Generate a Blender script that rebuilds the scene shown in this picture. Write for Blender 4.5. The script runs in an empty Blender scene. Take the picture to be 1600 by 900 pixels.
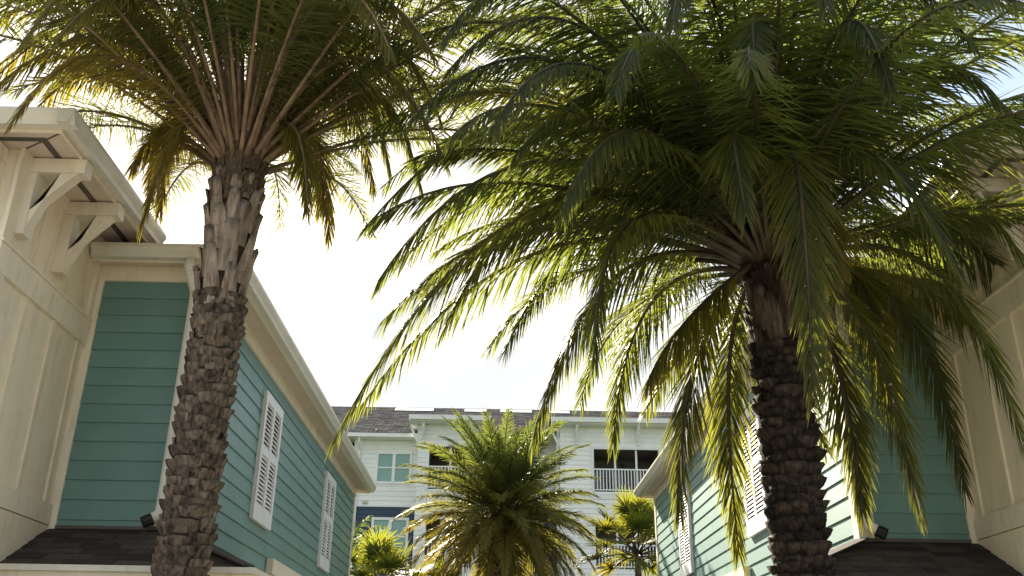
import bpy, math, random
import numpy as np
from mathutils import Vector, Matrix

# ------------------------------------------------------------------ camera, sky, sun, exposure
sc = bpy.context.scene
R = math.radians
cam_data = bpy.data.cameras.new("camera")
cam = bpy.data.objects.new("camera", cam_data)
sc.collection.objects.link(cam)
cam_data.sensor_width = 36.0
cam_data.lens = 33.165
cam_data.clip_end = 3000.0
# world axes seen from the camera (solved from the vanishing points of the houses)
def _n(v):
    return v / np.linalg.norm(v)
_Y = _n(np.array([-30.0, -633.0, -1474.0]))
_Z = _n(np.array([48.0, 3431.0, -1474.0]))
_Z = _n(_Z - _Y * np.dot(_Y, _Z))
_X = np.cross(_Y, _Z)
RM = np.array([_X, _Y, _Z])
cam.matrix_world = Matrix.Translation((0, 0, 1.6)) @ Matrix(RM.tolist()).to_4x4()
sc.camera = cam

SUN_EL, SUN_AZ = 30.5, 15.5          # elevation; degrees to the left of straight ahead (+Y)
world = bpy.data.worlds.new("World")
sc.world = world
world.use_nodes = True
wn, wl = world.node_tree.nodes, world.node_tree.links
wn.clear()
w_out = wn.new("ShaderNodeOutputWorld")
w_bg = wn.new("ShaderNodeBackground")
w_bg.inputs["Strength"].default_value = 0.070
w_sky = wn.new("ShaderNodeTexSky")
w_sky.sky_type = 'NISHITA'
w_sky.sun_disc = False
w_sky.sun_elevation = R(SUN_EL)
w_sky.sun_rotation = R(-SUN_AZ)
w_sky.dust_density = 1.6
w_sky.air_density = 1.0
w_tc = wn.new("ShaderNodeTexCoord")
w_map = wn.new("ShaderNodeMapping")
w_map.inputs["Scale"].default_value = (1.0, 1.0, 2.4)
w_noise = wn.new("ShaderNodeTexNoise")
w_noise.inputs["Scale"].default_value = 2.3
w_noise.inputs["Detail"].default_value = 8.0
w_noise.inputs["Roughness"].default_value = 0.55
w_ramp = wn.new("ShaderNodeValToRGB")
w_ramp.color_ramp.elements[0].position = 0.30
w_ramp.color_ramp.elements[1].position = 0.60
w_mix = wn.new("ShaderNodeMixRGB")
w_mix.inputs["Color2"].default_value = (3.4, 3.48, 3.5, 1)
wl.new(w_tc.outputs["Generated"], w_map.inputs["Vector"])
wl.new(w_map.outputs["Vector"], w_noise.inputs["Vector"])
wl.new(w_noise.outputs["Fac"], w_ramp.inputs["Fac"])
wl.new(w_ramp.outputs["Color"], w_mix.inputs["Fac"])
wl.new(w_sky.outputs["Color"], w_mix.inputs["Color1"])
wl.new(w_mix.outputs["Color"], w_bg.inputs["Color"])
wl.new(w_bg.outputs["Background"], w_out.inputs["Surface"])

sun_data = bpy.data.lights.new("sun", 'SUN')
sun_data.energy = 5.0
sun_data.angle = R(0.53)
sun_data.color = (1.0, 0.89, 0.72)
sun = bpy.data.objects.new("sun", sun_data)
sc.collection.objects.link(sun)
sdir = Vector((-math.sin(R(SUN_AZ)) * math.cos(R(SUN_EL)), math.cos(R(SUN_AZ)) * math.cos(R(SUN_EL)), math.sin(R(SUN_EL))))
sun.rotation_euler = sdir.to_track_quat('Z', 'Y').to_euler()
sun.location = (-10, 40, 30)

sc.view_settings.view_transform = 'Standard'
sc.view_settings.look = 'None'
sc.view_settings.exposure = 2.05
sc.view_settings.gamma = 1.0
sc.cycles.use_denoising = True
sc.cycles.max_bounces = 8
sc.cycles.diffuse_bounces = 4
sc.cycles.transmission_bounces = 6
sc.cycles.glossy_bounces = 3
sc.cycles.sample_clamp_indirect = 8.0

# ------------------------------------------------------------------ helpers
C = sc.collection
rng = random.Random(7)
nrng = np.random.default_rng(11)
WL = {}                                             # world location of every object that parents others


def wloc(o):
    return WL.get(o.name, Vector((0, 0, 0))) if o is not None else Vector((0, 0, 0))


def thing(name, loc, label, cat, group=None):
    o = bpy.data.objects.new(name, None)
    o.empty_display_size = 0.2
    C.objects.link(o)
    o.location = loc
    WL[o.name] = Vector(loc)
    o["label"] = label
    o["category"] = cat
    if group:
        o["group"] = group
    return o


def place(name, mesh, parent, loc=(0, 0, 0), rot=None, scale=None):
    """link an object that shares `mesh`, at world location loc"""
    o = bpy.data.objects.new(name, mesh)
    C.objects.link(o)
    loc = Vector(loc)
    o.parent = parent
    o.location = loc - wloc(parent)
    if rot is not None:
        o.rotation_euler = rot
    if scale is not None:
        o.scale = scale
    WL[o.name] = loc
    return o


def mesh_of(name, verts, faces, mat, smooth=False):
    me = bpy.data.meshes.new(name)
    me.from_pydata([tuple(map(float, v)) for v in verts], [], [tuple(int(i) for i in f) for f in faces])
    if mat:
        me.materials.append(mat)
    if smooth:
        me.polygons.foreach_set("use_smooth", [True] * len(me.polygons))
    me.update()
    return me


def part(name, verts, faces, mat, parent, smooth=False):
    """verts in world coordinates; the object's origin is its parent's origin"""
    off = wloc(parent)
    me = mesh_of(name, [Vector(v) - off for v in verts], faces, mat, smooth)
    return place(name, me, parent, off)


BOXF = [(0, 1, 3, 2), (4, 6, 7, 5), (0, 4, 5, 1), (2, 3, 7, 6), (0, 2, 6, 4), (1, 5, 7, 3)]


class MB:
    def __init__(self):
        self.v, self.f = [], []

    def add(self, verts, faces):
        n = len(self.v)
        self.v += [tuple(v) for v in verts]
        self.f += [tuple(i + n for i in f) for f in faces]
        return self

    def box(self, a, b):
        x0, x1 = sorted((a[0], b[0])); y0, y1 = sorted((a[1], b[1])); z0, z1 = sorted((a[2], b[2]))
        return self.add([(x, y, z) for x in (x0, x1) for y in (y0, y1) for z in (z0, z1)], BOXF)

    def beam(self, p, q, w, h, up=(0, 0, 1)):
        p, q = Vector(p), Vector(q)
        t = (q - p).normalized()
        s = t.cross(Vector(up)).normalized()
        u = s.cross(t)
        vs = []
        for c in (p, q):
            for a in (-1, 1):
                for b in (-1, 1):
                    vs.append(c + s * (a * w / 2) + u * (b * h / 2))
        return self.add(vs, BOXF)

    def extrude(self, prof, p, q, side, up=(0, 0, 1)):
        """closed profile [(s,u)] swept from p to q"""
        p, q = Vector(p), Vector(q)
        side, up = Vector(side), Vector(up)
        n = len(prof)
        vs = [p + side * a + up * b for a, b in prof] + [q + side * a + up * b for a, b in prof]
        fs = [(i, (i + 1) % n, n + (i + 1) % n, n + i) for i in range(n)]
        fs += [tuple(range(n - 1, -1, -1)), tuple(range(n, 2 * n))]
        return self.add(vs, fs)

    def tube(self, pts, rads, k=8):
        pts = [Vector(p) for p in pts]
        n0 = None
        rings = []
        for i, p in enumerate(pts):
            t = (pts[min(i + 1, len(pts) - 1)] - pts[max(i - 1, 0)]).normalized()
            if n0 is None:
                n0 = t.orthogonal().normalized()
            n0 = (n0 - t * n0.dot(t)).normalized()
            b = t.cross(n0)
            rings.append([p + (n0 * math.cos(2 * math.pi * j / k) + b * math.sin(2 * math.pi * j / k)) * rads[i] for j in range(k)])
        vs = [v for r in rings for v in r]
        fs = [(i * k + j, i * k + (j + 1) % k, (i + 1) * k + (j + 1) % k, (i + 1) * k + j) for i in range(len(pts) - 1) for j in range(k)]
        fs += [tuple(range(k - 1, -1, -1)), tuple(range((len(pts) - 1) * k, len(pts) * k))]
        return self.add(vs, fs)

    def build(self, name, mat, parent, smooth=False):
        return part(name, self.v, self.f, mat, parent, smooth)


def box(name, a, b, mat, parent):
    return MB().box(a, b).build(name, mat, parent)


# ------------------------------------------------------------------ materials
def new_mat(name):
    m = bpy.data.materials.new(name)
    m.use_nodes = True
    n = m.node_tree.nodes
    return m, n, m.node_tree.links, n["Principled BSDF"]


def paint(name, col, rough=0.5, var=0.10, scale=3.0, bump=0.15, grain=(2, 2, 60), dirt=0.12, dirt_col=(0.20, 0.16, 0.11), spec=0.4):
    m, n, l, b = new_mat(name)
    tc = n.new("ShaderNodeTexCoord")
    nz = n.new("ShaderNodeTexNoise"); nz.inputs["Scale"].default_value = scale; nz.inputs["Detail"].default_value = 6
    l.new(tc.outputs["Object"], nz.inputs["Vector"])
    mp = n.new("ShaderNodeMapRange"); mp.inputs["From Min"].default_value = 0.3; mp.inputs["From Max"].default_value = 0.7
    mp.inputs["To Min"].default_value = 1 - var; mp.inputs["To Max"].default_value = 1 + var
    l.new(nz.outputs["Fac"], mp.inputs["Value"])
    mul = n.new("ShaderNodeVectorMath"); mul.operation = 'SCALE'
    mul.inputs[0].default_value = col
    oi = n.new("ShaderNodeObjectInfo")
    mr = n.new("ShaderNodeMapRange"); mr.inputs["To Min"].default_value = 0.95; mr.inputs["To Max"].default_value = 1.05
    l.new(oi.outputs["Random"], mr.inputs["Value"])
    mm = n.new("ShaderNodeMath"); mm.operation = 'MULTIPLY'
    l.new(mp.outputs["Result"], mm.inputs[0]); l.new(mr.outputs["Result"], mm.inputs[1])
    l.new(mm.outputs[0], mul.inputs["Scale"])
    # weather stains with a shape of their own
    gm = n.new("ShaderNodeMapping"); gm.inputs["Scale"].default_value = (5, 5, 0.9)
    l.new(tc.outputs["Object"], gm.inputs["Vector"])
    dz = n.new("ShaderNodeTexNoise"); dz.inputs["Scale"].default_value = 2.4; dz.inputs["Detail"].default_value = 9; dz.inputs["Roughness"].default_value = 0.7
    l.new(gm.outputs["Vector"], dz.inputs["Vector"])
    dr = n.new("ShaderNodeMapRange"); dr.inputs["From Min"].default_value = 0.52; dr.inputs["From Max"].default_value = 0.78
    dr.inputs["To Max"].default_value = dirt
    l.new(dz.outputs["Fac"], dr.inputs["Value"])
    mx = n.new("ShaderNodeMixRGB"); mx.inputs["Color2"].default_value = (*dirt_col, 1)
    l.new(dr.outputs["Result"], mx.inputs["Fac"]); l.new(mul.outputs[0], mx.inputs["Color1"])
    l.new(mx.outputs["Color"], b.inputs["Base Color"])
    b.inputs["Roughness"].default_value = rough
    b.inputs["Specular IOR Level"].default_value = spec
    # wood grain pressed into the boards
    g2 = n.new("ShaderNodeMapping"); g2.inputs["Scale"].default_value = grain
    l.new(tc.outputs["Object"], g2.inputs["Vector"])
    gz = n.new("ShaderNodeTexNoise"); gz.inputs["Scale"].default_value = 2.0; gz.inputs["Detail"].default_value = 5
    l.new(g2.outputs["Vector"], gz.inputs["Vector"])
    bp = n.new("ShaderNodeBump"); bp.inputs["Strength"].default_value = bump; bp.inputs["Distance"].default_value = 0.006
    l.new(gz.outputs["Fac"], bp.inputs["Height"]); l.new(bp.outputs["Normal"], b.inputs["Normal"])
    return m


def rough_mat(name, c1, c2, scale=8, rough=0.9, bump=0.5, dist=0.01, stretch=(1, 1, 1), spec=0.2, rnd=0.25, contrast=(0.35, 0.68)):
    m, n, l, b = new_mat(name)
    tc = n.new("ShaderNodeTexCoord")
    mp = n.new("ShaderNodeMapping"); mp.inputs["Scale"].default_value = stretch
    l.new(tc.outputs["Object"], mp.inputs["Vector"])
    oi = n.new("ShaderNodeObjectInfo")
    ad = n.new("ShaderNodeVectorMath"); ad.operation = 'ADD'
    cb = n.new("ShaderNodeCombineXYZ")
    sc_ = n.new("ShaderNodeMath"); sc_.operation = 'MULTIPLY'; sc_.inputs[1].default_value = 37.0
    l.new(oi.outputs["Random"], sc_.inputs[0])
    for i in range(3):
        l.new(sc_.outputs[0], cb.inputs[i])
    l.new(mp.outputs["Vector"], ad.inputs[0]); l.new(cb.outputs[0], ad.inputs[1])
    nz = n.new("ShaderNodeTexNoise"); nz.inputs["Scale"].default_value = scale; nz.inputs["Detail"].default_value = 8; nz.inputs["Roughness"].default_value = 0.65
    l.new(ad.outputs[0], nz.inputs["Vector"])
    rp = n.new("ShaderNodeMapRange"); rp.inputs["From Min"].default_value = contrast[0]; rp.inputs["From Max"].default_value = contrast[1]
    l.new(nz.outputs["Fac"], rp.inputs["Value"])
    mx = n.new("ShaderNodeMixRGB"); mx.inputs["Color1"].default_value = (*c1, 1); mx.inputs["Color2"].default_value = (*c2, 1)
    l.new(rp.outputs["Result"], mx.inputs["Fac"])
    mr = n.new("ShaderNodeMapRange"); mr.inputs["To Min"].default_value = 1 - rnd; mr.inputs["To Max"].default_value = 1 + rnd
    l.new(oi.outputs["Random"], mr.inputs["Value"])
    ml = n.new("ShaderNodeVectorMath"); ml.operation = 'SCALE'
    l.new(mx.outputs["Color"], ml.inputs[0]); l.new(mr.outputs["Result"], ml.inputs["Scale"])
    l.new(ml.outputs[0], b.inputs["Base Color"])
    b.inputs["Roughness"].default_value = rough
    b.inputs["Specular IOR Level"].default_value = spec
    bp = n.new("ShaderNodeBump"); bp.inputs["Strength"].default_value = bump; bp.inputs["Distance"].default_value = dist
    l.new(nz.outputs["Fac"], bp.inputs["Height"]); l.new(bp.outputs["Normal"], b.inputs["Normal"])
    return m


def leaf_mat(name, young, old, tipc, trans=0.45, tcol=(0.30, 0.36, 0.03), told=(0.55, 0.36, 0.03), rough=0.38):
    """frond leaflets: colour from leaflet age, brown tips, light passing through the blade"""
    m, n, l, b = new_mat(name)
    at = n.new("ShaderNodeAttribute"); at.attribute_name = "age"
    tp = n.new("ShaderNodeAttribute"); tp.attribute_name = "tip"
    mx = n.new("ShaderNodeMixRGB"); mx.inputs["Color1"].default_value = (*young, 1); mx.inputs["Color2"].default_value = (*old, 1)
    l.new(at.outputs["Fac"], mx.inputs["Fac"])
    mt = n.new("ShaderNodeMixRGB"); mt.inputs["Color2"].default_value = (*tipc, 1)
    l.new(tp.outputs["Fac"], mt.inputs["Fac"]); l.new(mx.outputs["Color"], mt.inputs["Color1"])
    l.new(mt.outputs["Color"], b.inputs["Base Color"])
    b.inputs["Roughness"].default_value = rough
    b.inputs["Specular IOR Level"].default_value = 0.18
    tr = n.new("ShaderNodeBsdfTranslucent")
    tx = n.new("ShaderNodeMixRGB"); tx.inputs["Color1"].default_value = (*tcol, 1); tx.inputs["Color2"].default_value = (*told, 1)
    ag = n.new("ShaderNodeMath"); ag.operation = 'MAXIMUM'
    l.new(at.outputs["Fac"], ag.inputs[0]); l.new(tp.outputs["Fac"], ag.inputs[1])
    l.new(ag.outputs[0], tx.inputs["Fac"]); l.new(tx.outputs["Color"], tr.inputs["Color"])
    ms = n.new("ShaderNodeMixShader"); ms.inputs["Fac"].default_value = trans
    l.new(b.outputs[0], ms.inputs[1]); l.new(tr.outputs[0], ms.inputs[2])
    l.new(ms.outputs[0], n["Material Output"].inputs["Surface"])
    return m


def glass_mat(name, col, rough=0.08):
    m, n, l, b = new_mat(name)
    b.inputs["Base Color"].default_value = (*col, 1)
    b.inputs["Roughness"].default_value = rough
    b.inputs["Specular IOR Level"].default_value = 0.8
    return m


M = {}
M['teal'] = paint("teal_paint", (0.138, 0.255, 0.230), rough=0.45, var=0.07, bump=0.14, grain=(1.2, 1.2, 70), dirt=0.20, spec=0.5)
M['teal_back'] = paint("teal_sheathing", (0.03, 0.06, 0.06), rough=0.8)
M['cream'] = paint("cream_paint", (0.79, 0.69, 0.53), rough=0.5, var=0.05, bump=0.18, grain=(9, 9, 9), dirt=0.42, dirt_col=(0.36, 0.26, 0.16))
M['trim'] = paint("cream_trim_paint", (0.79, 0.70, 0.56), rough=0.45, var=0.05, bump=0.12, grain=(9, 9, 9), dirt=0.50, dirt_col=(0.34, 0.24, 0.14))
M['gutter'] = paint("gutter_enamel", (0.66, 0.62, 0.53), rough=0.32, var=0.05, bump=0.04, dirt=0.30, spec=0.5)
M['soffit'] = paint("soffit_paint", (0.62, 0.53, 0.43), rough=0.6, var=0.06, bump=0.1, dirt=0.25)
M['vent'] = paint("soffit_vent_mesh", (0.10, 0.08, 0.07), rough=0.7)
M['shutter'] = paint("shutter_white", (0.76, 0.75, 0.76), rough=0.4, var=0.04, bump=0.05, dirt=0.10)
M['spout'] = paint("downspout_white", (0.74, 0.72, 0.66), rough=0.35, var=0.04, bump=0.03, dirt=0.15)
M['black'] = paint("black_rubber", (0.015, 0.015, 0.016), rough=0.5, dirt=0.0)
M['awhite'] = paint("apartment_white", (0.84, 0.84, 0.82), rough=0.55, var=0.04, bump=0.1, dirt=0.06)
M['anavy'] = paint("apartment_navy", (0.030, 0.055, 0.090), rough=0.5, var=0.08, bump=0.1, dirt=0.05)
M['aroom'] = paint("balcony_room_grey", (0.20, 0.18, 0.16), rough=0.7, var=0.08)
M['blind'] = paint("window_blind", (0.36, 0.52, 0.47), rough=0.6, var=0.05, bump=0.0, dirt=0.0)
M['glass'] = glass_mat("window_glass", (0.06, 0.13, 0.12))
M['glass_dark'] = glass_mat("door_glass", (0.012, 0.030, 0.035))
M['shingle'] = rough_mat("asphalt_shingle", (0.030, 0.026, 0.024), (0.085, 0.070, 0.062), scale=60, rough=0.95, bump=0.6, dist=0.004, rnd=0.38)
def far_shingles():
    m, n, l, b = new_mat("apartment_shingle")
    tc = n.new("ShaderNodeTexCoord")
    mp = n.new("ShaderNodeMapping"); mp.inputs["Scale"].default_value = (1.0, 1.1, 1.0)
    l.new(tc.outputs["Object"], mp.inputs["Vector"])
    br = n.new("ShaderNodeTexBrick")
    br.inputs["Color1"].default_value = (0.095, 0.093, 0.092, 1); br.inputs["Color2"].default_value = (0.24, 0.228, 0.220, 1); br.inputs["Mortar"].default_value = (0.06, 0.057, 0.056, 1)
    br.inputs["Scale"].default_value = 1.0; br.inputs["Brick Width"].default_value = 0.36; br.inputs["Row Height"].default_value = 0.19
    br.inputs["Mortar Size"].default_value = 0.018; br.offset_frequency = 2; br.offset = 0.37
    l.new(mp.outputs["Vector"], br.inputs["Vector"])
    nz = n.new("ShaderNodeTexNoise"); nz.inputs["Scale"].default_value = 1.3; nz.inputs["Detail"].default_value = 8
    l.new(tc.outputs["Object"], nz.inputs["Vector"])
    mx = n.new("ShaderNodeMixRGB"); mx.blend_type = 'MULTIPLY'; mx.inputs["Fac"].default_value = 0.5
    l.new(br.outputs["Color"], mx.inputs["Color1"]); l.new(nz.outputs["Color"], mx.inputs["Color2"])
    l.new(mx.outputs["Color"], b.inputs["Base Color"])
    b.inputs["Roughness"].default_value = 0.95
    b.inputs["Specular IOR Level"].default_value = 0.0
    return m


M['aroof'] = far_shingles()
M['bark'] = rough_mat("palm_bark", (0.030, 0.022, 0.017), (0.235, 0.180, 0.140), scale=15, rough=0.95, bump=1.0, dist=0.025, stretch=(1.6, 1.6, 0.5), rnd=0.35, contrast=(0.36, 0.66))
M['bark_shaded'] = rough_mat("palm_bark_shaded", (0.012, 0.009, 0.007), (0.072, 0.052, 0.040), scale=15, rough=0.95, bump=1.0, dist=0.025, stretch=(1.6, 1.6, 0.5), rnd=0.45, contrast=(0.42, 0.72))  # bark copy with the backlit right trunk's shade put into its colour
M['core'] = rough_mat("palm_core", (0.020, 0.014, 0.010), (0.075, 0.055, 0.042), scale=24, rough=1.0, bump=1.0, dist=0.02)
M['boot'] = rough_mat("cut_leaf_base", (0.13, 0.092, 0.068), (0.40, 0.32, 0.26), scale=6, rough=0.9, bump=0.8, dist=0.012, stretch=(4, 4, 0.7), rnd=0.25)
M['fibre'] = rough_mat("palm_fibre", (0.050, 0.033, 0.023), (0.18, 0.125, 0.088), scale=14, rough=1.0, bump=1.0, dist=0.015, stretch=(3, 3, 1))
M['boot_shaded'] = rough_mat("cut_leaf_base_shaded", (0.022, 0.016, 0.012), (0.13, 0.093, 0.070), scale=6, rough=0.9, bump=0.8, dist=0.012, stretch=(4, 4, 0.7), rnd=0.3)  # darker stub copy, shade below the right crown painted into the colour
M['fibre_shaded'] = rough_mat("palm_fibre_shaded", (0.012, 0.009, 0.007), (0.05, 0.033, 0.024), scale=14, rough=1.0, bump=1.0, dist=0.015, stretch=(3, 3, 1))  # fibre copy darkened to carry the shade of the right crown's core
M['petiole'] = rough_mat("petiole", (0.14, 0.085, 0.05), (0.30, 0.20, 0.12), scale=5, rough=0.6, bump=0.3, dist=0.004, stretch=(2, 2, 2), spec=0.35, rnd=0.2)
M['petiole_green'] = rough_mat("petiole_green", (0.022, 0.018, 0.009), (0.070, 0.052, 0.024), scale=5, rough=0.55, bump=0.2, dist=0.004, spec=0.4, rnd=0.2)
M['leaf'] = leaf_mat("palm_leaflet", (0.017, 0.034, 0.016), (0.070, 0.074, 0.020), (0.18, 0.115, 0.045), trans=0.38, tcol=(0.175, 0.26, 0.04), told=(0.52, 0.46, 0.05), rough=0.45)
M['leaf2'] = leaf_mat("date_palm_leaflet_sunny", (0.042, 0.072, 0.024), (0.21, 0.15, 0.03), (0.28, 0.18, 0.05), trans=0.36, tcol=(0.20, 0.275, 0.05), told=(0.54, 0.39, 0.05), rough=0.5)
M['fan'] = leaf_mat("fan_palm_blade", (0.050, 0.095, 0.025), (0.13, 0.14, 0.03), (0.22, 0.17, 0.06), trans=0.36, rough=0.5)
M['concrete'] = rough_mat("concrete_paving", (0.40, 0.37, 0.32), (0.54, 0.50, 0.44), scale=2.5, rough=0.9, bump=0.15, dist=0.01, rnd=0.0)
M['lawn'] = rough_mat("ground_turf", (0.05, 0.075, 0.02), (0.10, 0.12, 0.04), scale=1.5, rough=1.0, bump=0.6, dist=0.05, rnd=0.0)
M['garage'] = paint("garage_door_paint", (0.64, 0.60, 0.52), rough=0.45, bump=0.05)

# ------------------------------------------------------------------ ground
S = 1500
g = part("ground", [(-S, -S, 0), (S, -S, 0), (S, S, 0), (-S, S, 0)], [(0, 1, 2, 3)], M['lawn'], None)
g["kind"] = "structure"
g = part("driveway", [(-30, -8, 0.004), (30, -8, 0.004), (30, 5.4, 0.004), (-30, 5.4, 0.004)], [(0, 1, 2, 3)], M['concrete'], None)
g["kind"] = "structure"
g = part("path", [(-1.3, 5.4, 0.008), (1.6, 5.4, 0.008), (1.6, 34, 0.008), (-1.3, 34, 0.008)], [(0, 1, 2, 3)], M['concrete'], None)
g["kind"] = "structure"

# ------------------------------------------------------------------ the two mirrored houses
def lap_rows(z0, z1, pitch, first):
    """(bottom, top) of each lap board; `first` is where one butt line falls"""
    z = first
    while z > z0 + 1e-6:
        z -= pitch
    out = []
    while z < z1 - 0.01:
        out.append((max(z, z0), min(z + pitch, z1)))
        z += pitch
    return out


def lap_board(a0, a1, zb, zt, tb=0.019, tt=0.003):
    """profile of one board: coordinates (along, out, z)"""
    return [(a, o, z) for a in (a0, a1) for (o, z) in ((0, zb), (tb, zb), (tt + 0.001, zt + 0.012), (0, zt + 0.012))]


LAPF = [(0, 1, 5, 4), (1, 2, 6, 5), (2, 3, 7, 6), (3, 0, 4, 7), (0, 3, 2, 1), (4, 5, 6, 7)]
GUT = [(0, 0), (0.075, 0), (0.085, 0.03), (0.105, 0.06), (0.118, 0.085), (0.118, 0.118), (0.106, 0.118), (0.10, 0.095), (0.004, 0.095), (0.0, 0.118)]


def make_house(mir, label):
    mx = (lambda x: 0.33 - x) if mir else (lambda x: x)
    sg = -1.0 if mir else 1.0                               # outward (+x on the left house)
    H = thing("garage_house", (mx(-6.0), 12.0, 0), label, "house", "houses facing each other across the path")

    def bx(name, a, b, mat, parent=H):
        return box(name, (mx(a[0]), a[1], a[2]), (mx(b[0]), b[1], b[2]), mat, parent)

    def P(x, y, z):
        return (mx(x), y, z)
    XW, YF, YB = -2.72, 8.0, 18.2
    XB, YBAY = -3.70, 6.33
    # solid walls behind the cladding
    bx("wall", (-9.0, YF + 0.001, 0), (XW - 0.001, YB, 5.10), M['teal_back'])
    # lap boards, front panel and long side
    for zb, zt in lap_rows(2.74, 5.02, 0.1655, 2.873):
        vs = [(mx(a), YF - o, z) for a, o, z in lap_board(XB + 0.02, XW - 0.09, zb, zt)]
        part("siding_board", vs, LAPF, M['teal'], H)
    for zb, zt in lap_rows(0.3, 5.02, 0.1655, 2.873):
        a, stop = YF + 0.02, YB - 0.10
        cut = a + rng.uniform(0.7, 3.6)
        while a < stop - 0.01:
            e = min(cut, stop)
            vs = [(mx(XW + o), q, z + dz_) for q, o, z in lap_board(a, e - (0.004 if e < stop else 0), zb, zt) for dz_ in (0.0,)]
            part("siding_board", vs, LAPF, M['teal'], H)
            a, cut = e, e + 3.66
    # corner boards
    m = MB().box(P(XW - 0.10, YF - 0.026, 2.45), P(XW + 0.026, YF + 0.0, 5.02)).box(P(XW + 0.0005, YF, 2.45), P(XW + 0.026, YF + 0.10, 5.02))
    m.build("corner_board", M['trim'], H)
    m = MB().box(P(XW, YB - 0.10, 0.2), P(XW + 0.026, YB + 0.026, 5.02)).box(P(XW - 0.1, YB, 0.2), P(XW, YB + 0.026, 5.02))
    m.build("corner_board", M['trim'], H)
    bx("corner_board", (XB, YF - 0.03, 2.70), (XB + 0.075, YF, 5.03), M['trim'])
    # friezes under the eaves
    bx("frieze_board", (XB, YF - 0.034, 5.022), (XW + 0.034, YF, 5.168), M['trim'])
    bx("frieze_board", (XW, YF + 0.001, 5.022), (XW + 0.034, YB + 0.03, 5.168), M['trim'])
    # soffits
    bx("soffit", (XB + 0.001, YF - 0.22, 5.17), (XW + 0.40, YF, 5.19), M['soffit'])
    bx("soffit", (XW - 0.4, YF + 0.001, 5.17), (XW + 0.26, YB + 0.30, 5.19), M['soffit'])
    # gutters
    gm = MB().extrude(GUT, P(XB + 0.02, YF - 0.20, 5.155), P(XW + 0.37, YF - 0.20, 5.155), (0, -1, 0))
    gm.build("gutter", M['gutter'], H)
    gm = MB().extrude(GUT, P(XW + 0.25, YF - 0.315, 5.157), P(XW + 0.25, YB + 0.32, 5.157), (sg, 0, 0))
    gm.build("gutter", M['gutter'], H)
    bx("fascia", (XB, YF - 0.20, 5.14), (XW + 0.25, YF - 0.18, 5.26), M['trim'])
    bx("fascia", (XW + 0.23, YF - 0.18, 5.14), (XW + 0.25, YB + 0.31, 5.262), M['trim'])
    bx("fascia", (-9.2, YB + 0.29, 5.14), (XW + 0.23, YB + 0.312, 5.263), M['trim'])
    # main hip roof
    ex0, ex1, ey0, ey1, ez = -9.6, XW + 0.30, YF - 0.25, YB + 0.33, 5.262
    part("roof", [P(ex0, ey0, ez), P(ex1, ey0, ez), P(ex1, ey1, ez), P(ex0, ey1, ez), P(-5.95, ey0 + 3.6, ez + 1.2), P(-5.95, ey1 - 3.6, ez + 1.2)],
         [(0, 1, 4), (1, 2, 5, 4), (2, 3, 5), (3, 0, 4, 5), (0, 3, 2, 1)], M['shingle'], H)
    # downspout with its gooseneck and black outlet
    dx, dy = XW - 0.045, YF - 0.085
    sp = MB().tube([P(dx - 0.02, YF - 0.26, 5.15), P(dx - 0.02, YF - 0.262, 5.06), P(dx - 0.005, YF - 0.20, 4.97), P(dx, dy - 0.01, 4.90), P(dx, dy, 4.80),
                    P(dx, dy, 3.02), P(dx - 0.005, dy - 0.005, 2.92), P(dx - 0.05, dy - 0.05, 2.865)],
                   [0.048, 0.048, 0.046, 0.046, 0.043, 0.043, 0.044, 0.046], 10)
    so = sp.build("downspout", M['spout'], H, True)
    MB().tube([P(dx - 0.045, dy - 0.045, 2.87), P(dx - 0.105, dy - 0.075, 2.835)], [0.05, 0.05], 10).build("outlet", M['black'], so)
    # shutters on the long side
    slat_me = mesh_of("louver", *_box_vf((-0.004, -0.1595, -0.023), (0.004, 0.1595, 0.023)), M['shutter'])
    for y0 in (10.53, 14.85):
        x = XW + 0.012
        sh = MB()
        W_, zb, zt = 0.90, 3.33, 4.785
        for (a0, a1) in ((0, 0.085), (W_ / 2 - 0.045, W_ / 2 + 0.045), (W_ - 0.085, W_)):
            sh.box(P(x, y0 + a0, zb), P(x + 0.046, y0 + a1, zt))
        for (q0, q1) in ((zb, zb + 0.17), (zb + 0.74, zb + 0.83), (zt - 0.11, zt)):
            for (a0, a1) in ((0.085, W_ / 2 - 0.045), (W_ / 2 + 0.045, W_ - 0.085)):
                sh.box(P(x, y0 + a0, q0), P(x + 0.045, y0 + a1, q1))
        s = sh.build("shutter", M['shutter'], H)
        box("backing", P(x + 0.008, y0 + 0.02, zb + 0.02), P(x + 0.010, y0 + W_ - 0.02, zt - 0.02), M['vent'], s)
        for (q0, q1) in ((zb + 0.17, zb + 0.74), (zb + 0.83, zt - 0.11)):
            k = int((q1 - q0) / 0.0475)
            for i in range(k):
                zc = q0 + (i + 0.5) * (q1 - q0) / k
                for ac in (0.085 + 0.16, W_ - 0.085 - 0.16):
                    o = place("louver", slat_me, s, P(x + 0.028, y0 + ac, zc), (0, -sg * R(32), 0))
    # ground floor window head below the shutters
    wn_ = bx("window_head", (XW + 0.021, 11.56, 2.86), (XW + 0.10, 13.6, 3.03), M['trim'])
    bx("window_casing", (XW + 0.021, 11.64, 1.1), (XW + 0.06, 13.52, 2.858), M['trim'])
    bx("window_pane", (XW + 0.061, 11.78, 1.24), (XW + 0.065, 13.38, 2.74), M['glass_dark'])
    # projecting bay: board and batten
    bay = bx("bay_wall", (-8.6, YBAY, 0), (XB, YF, 5.40), M['cream'])
    for y in (6.86, 7.36, 7.85):
        bx("batten", (XB, y - 0.03, 2.985), (XB + 0.020, y + 0.03, 4.388), M['cream'])
    for y in (6.86, 7.36):
        bx("batten", (XB, y - 0.03, 4.612), (XB + 0.020, y + 0.03, 5.30), M['cream'])
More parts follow.
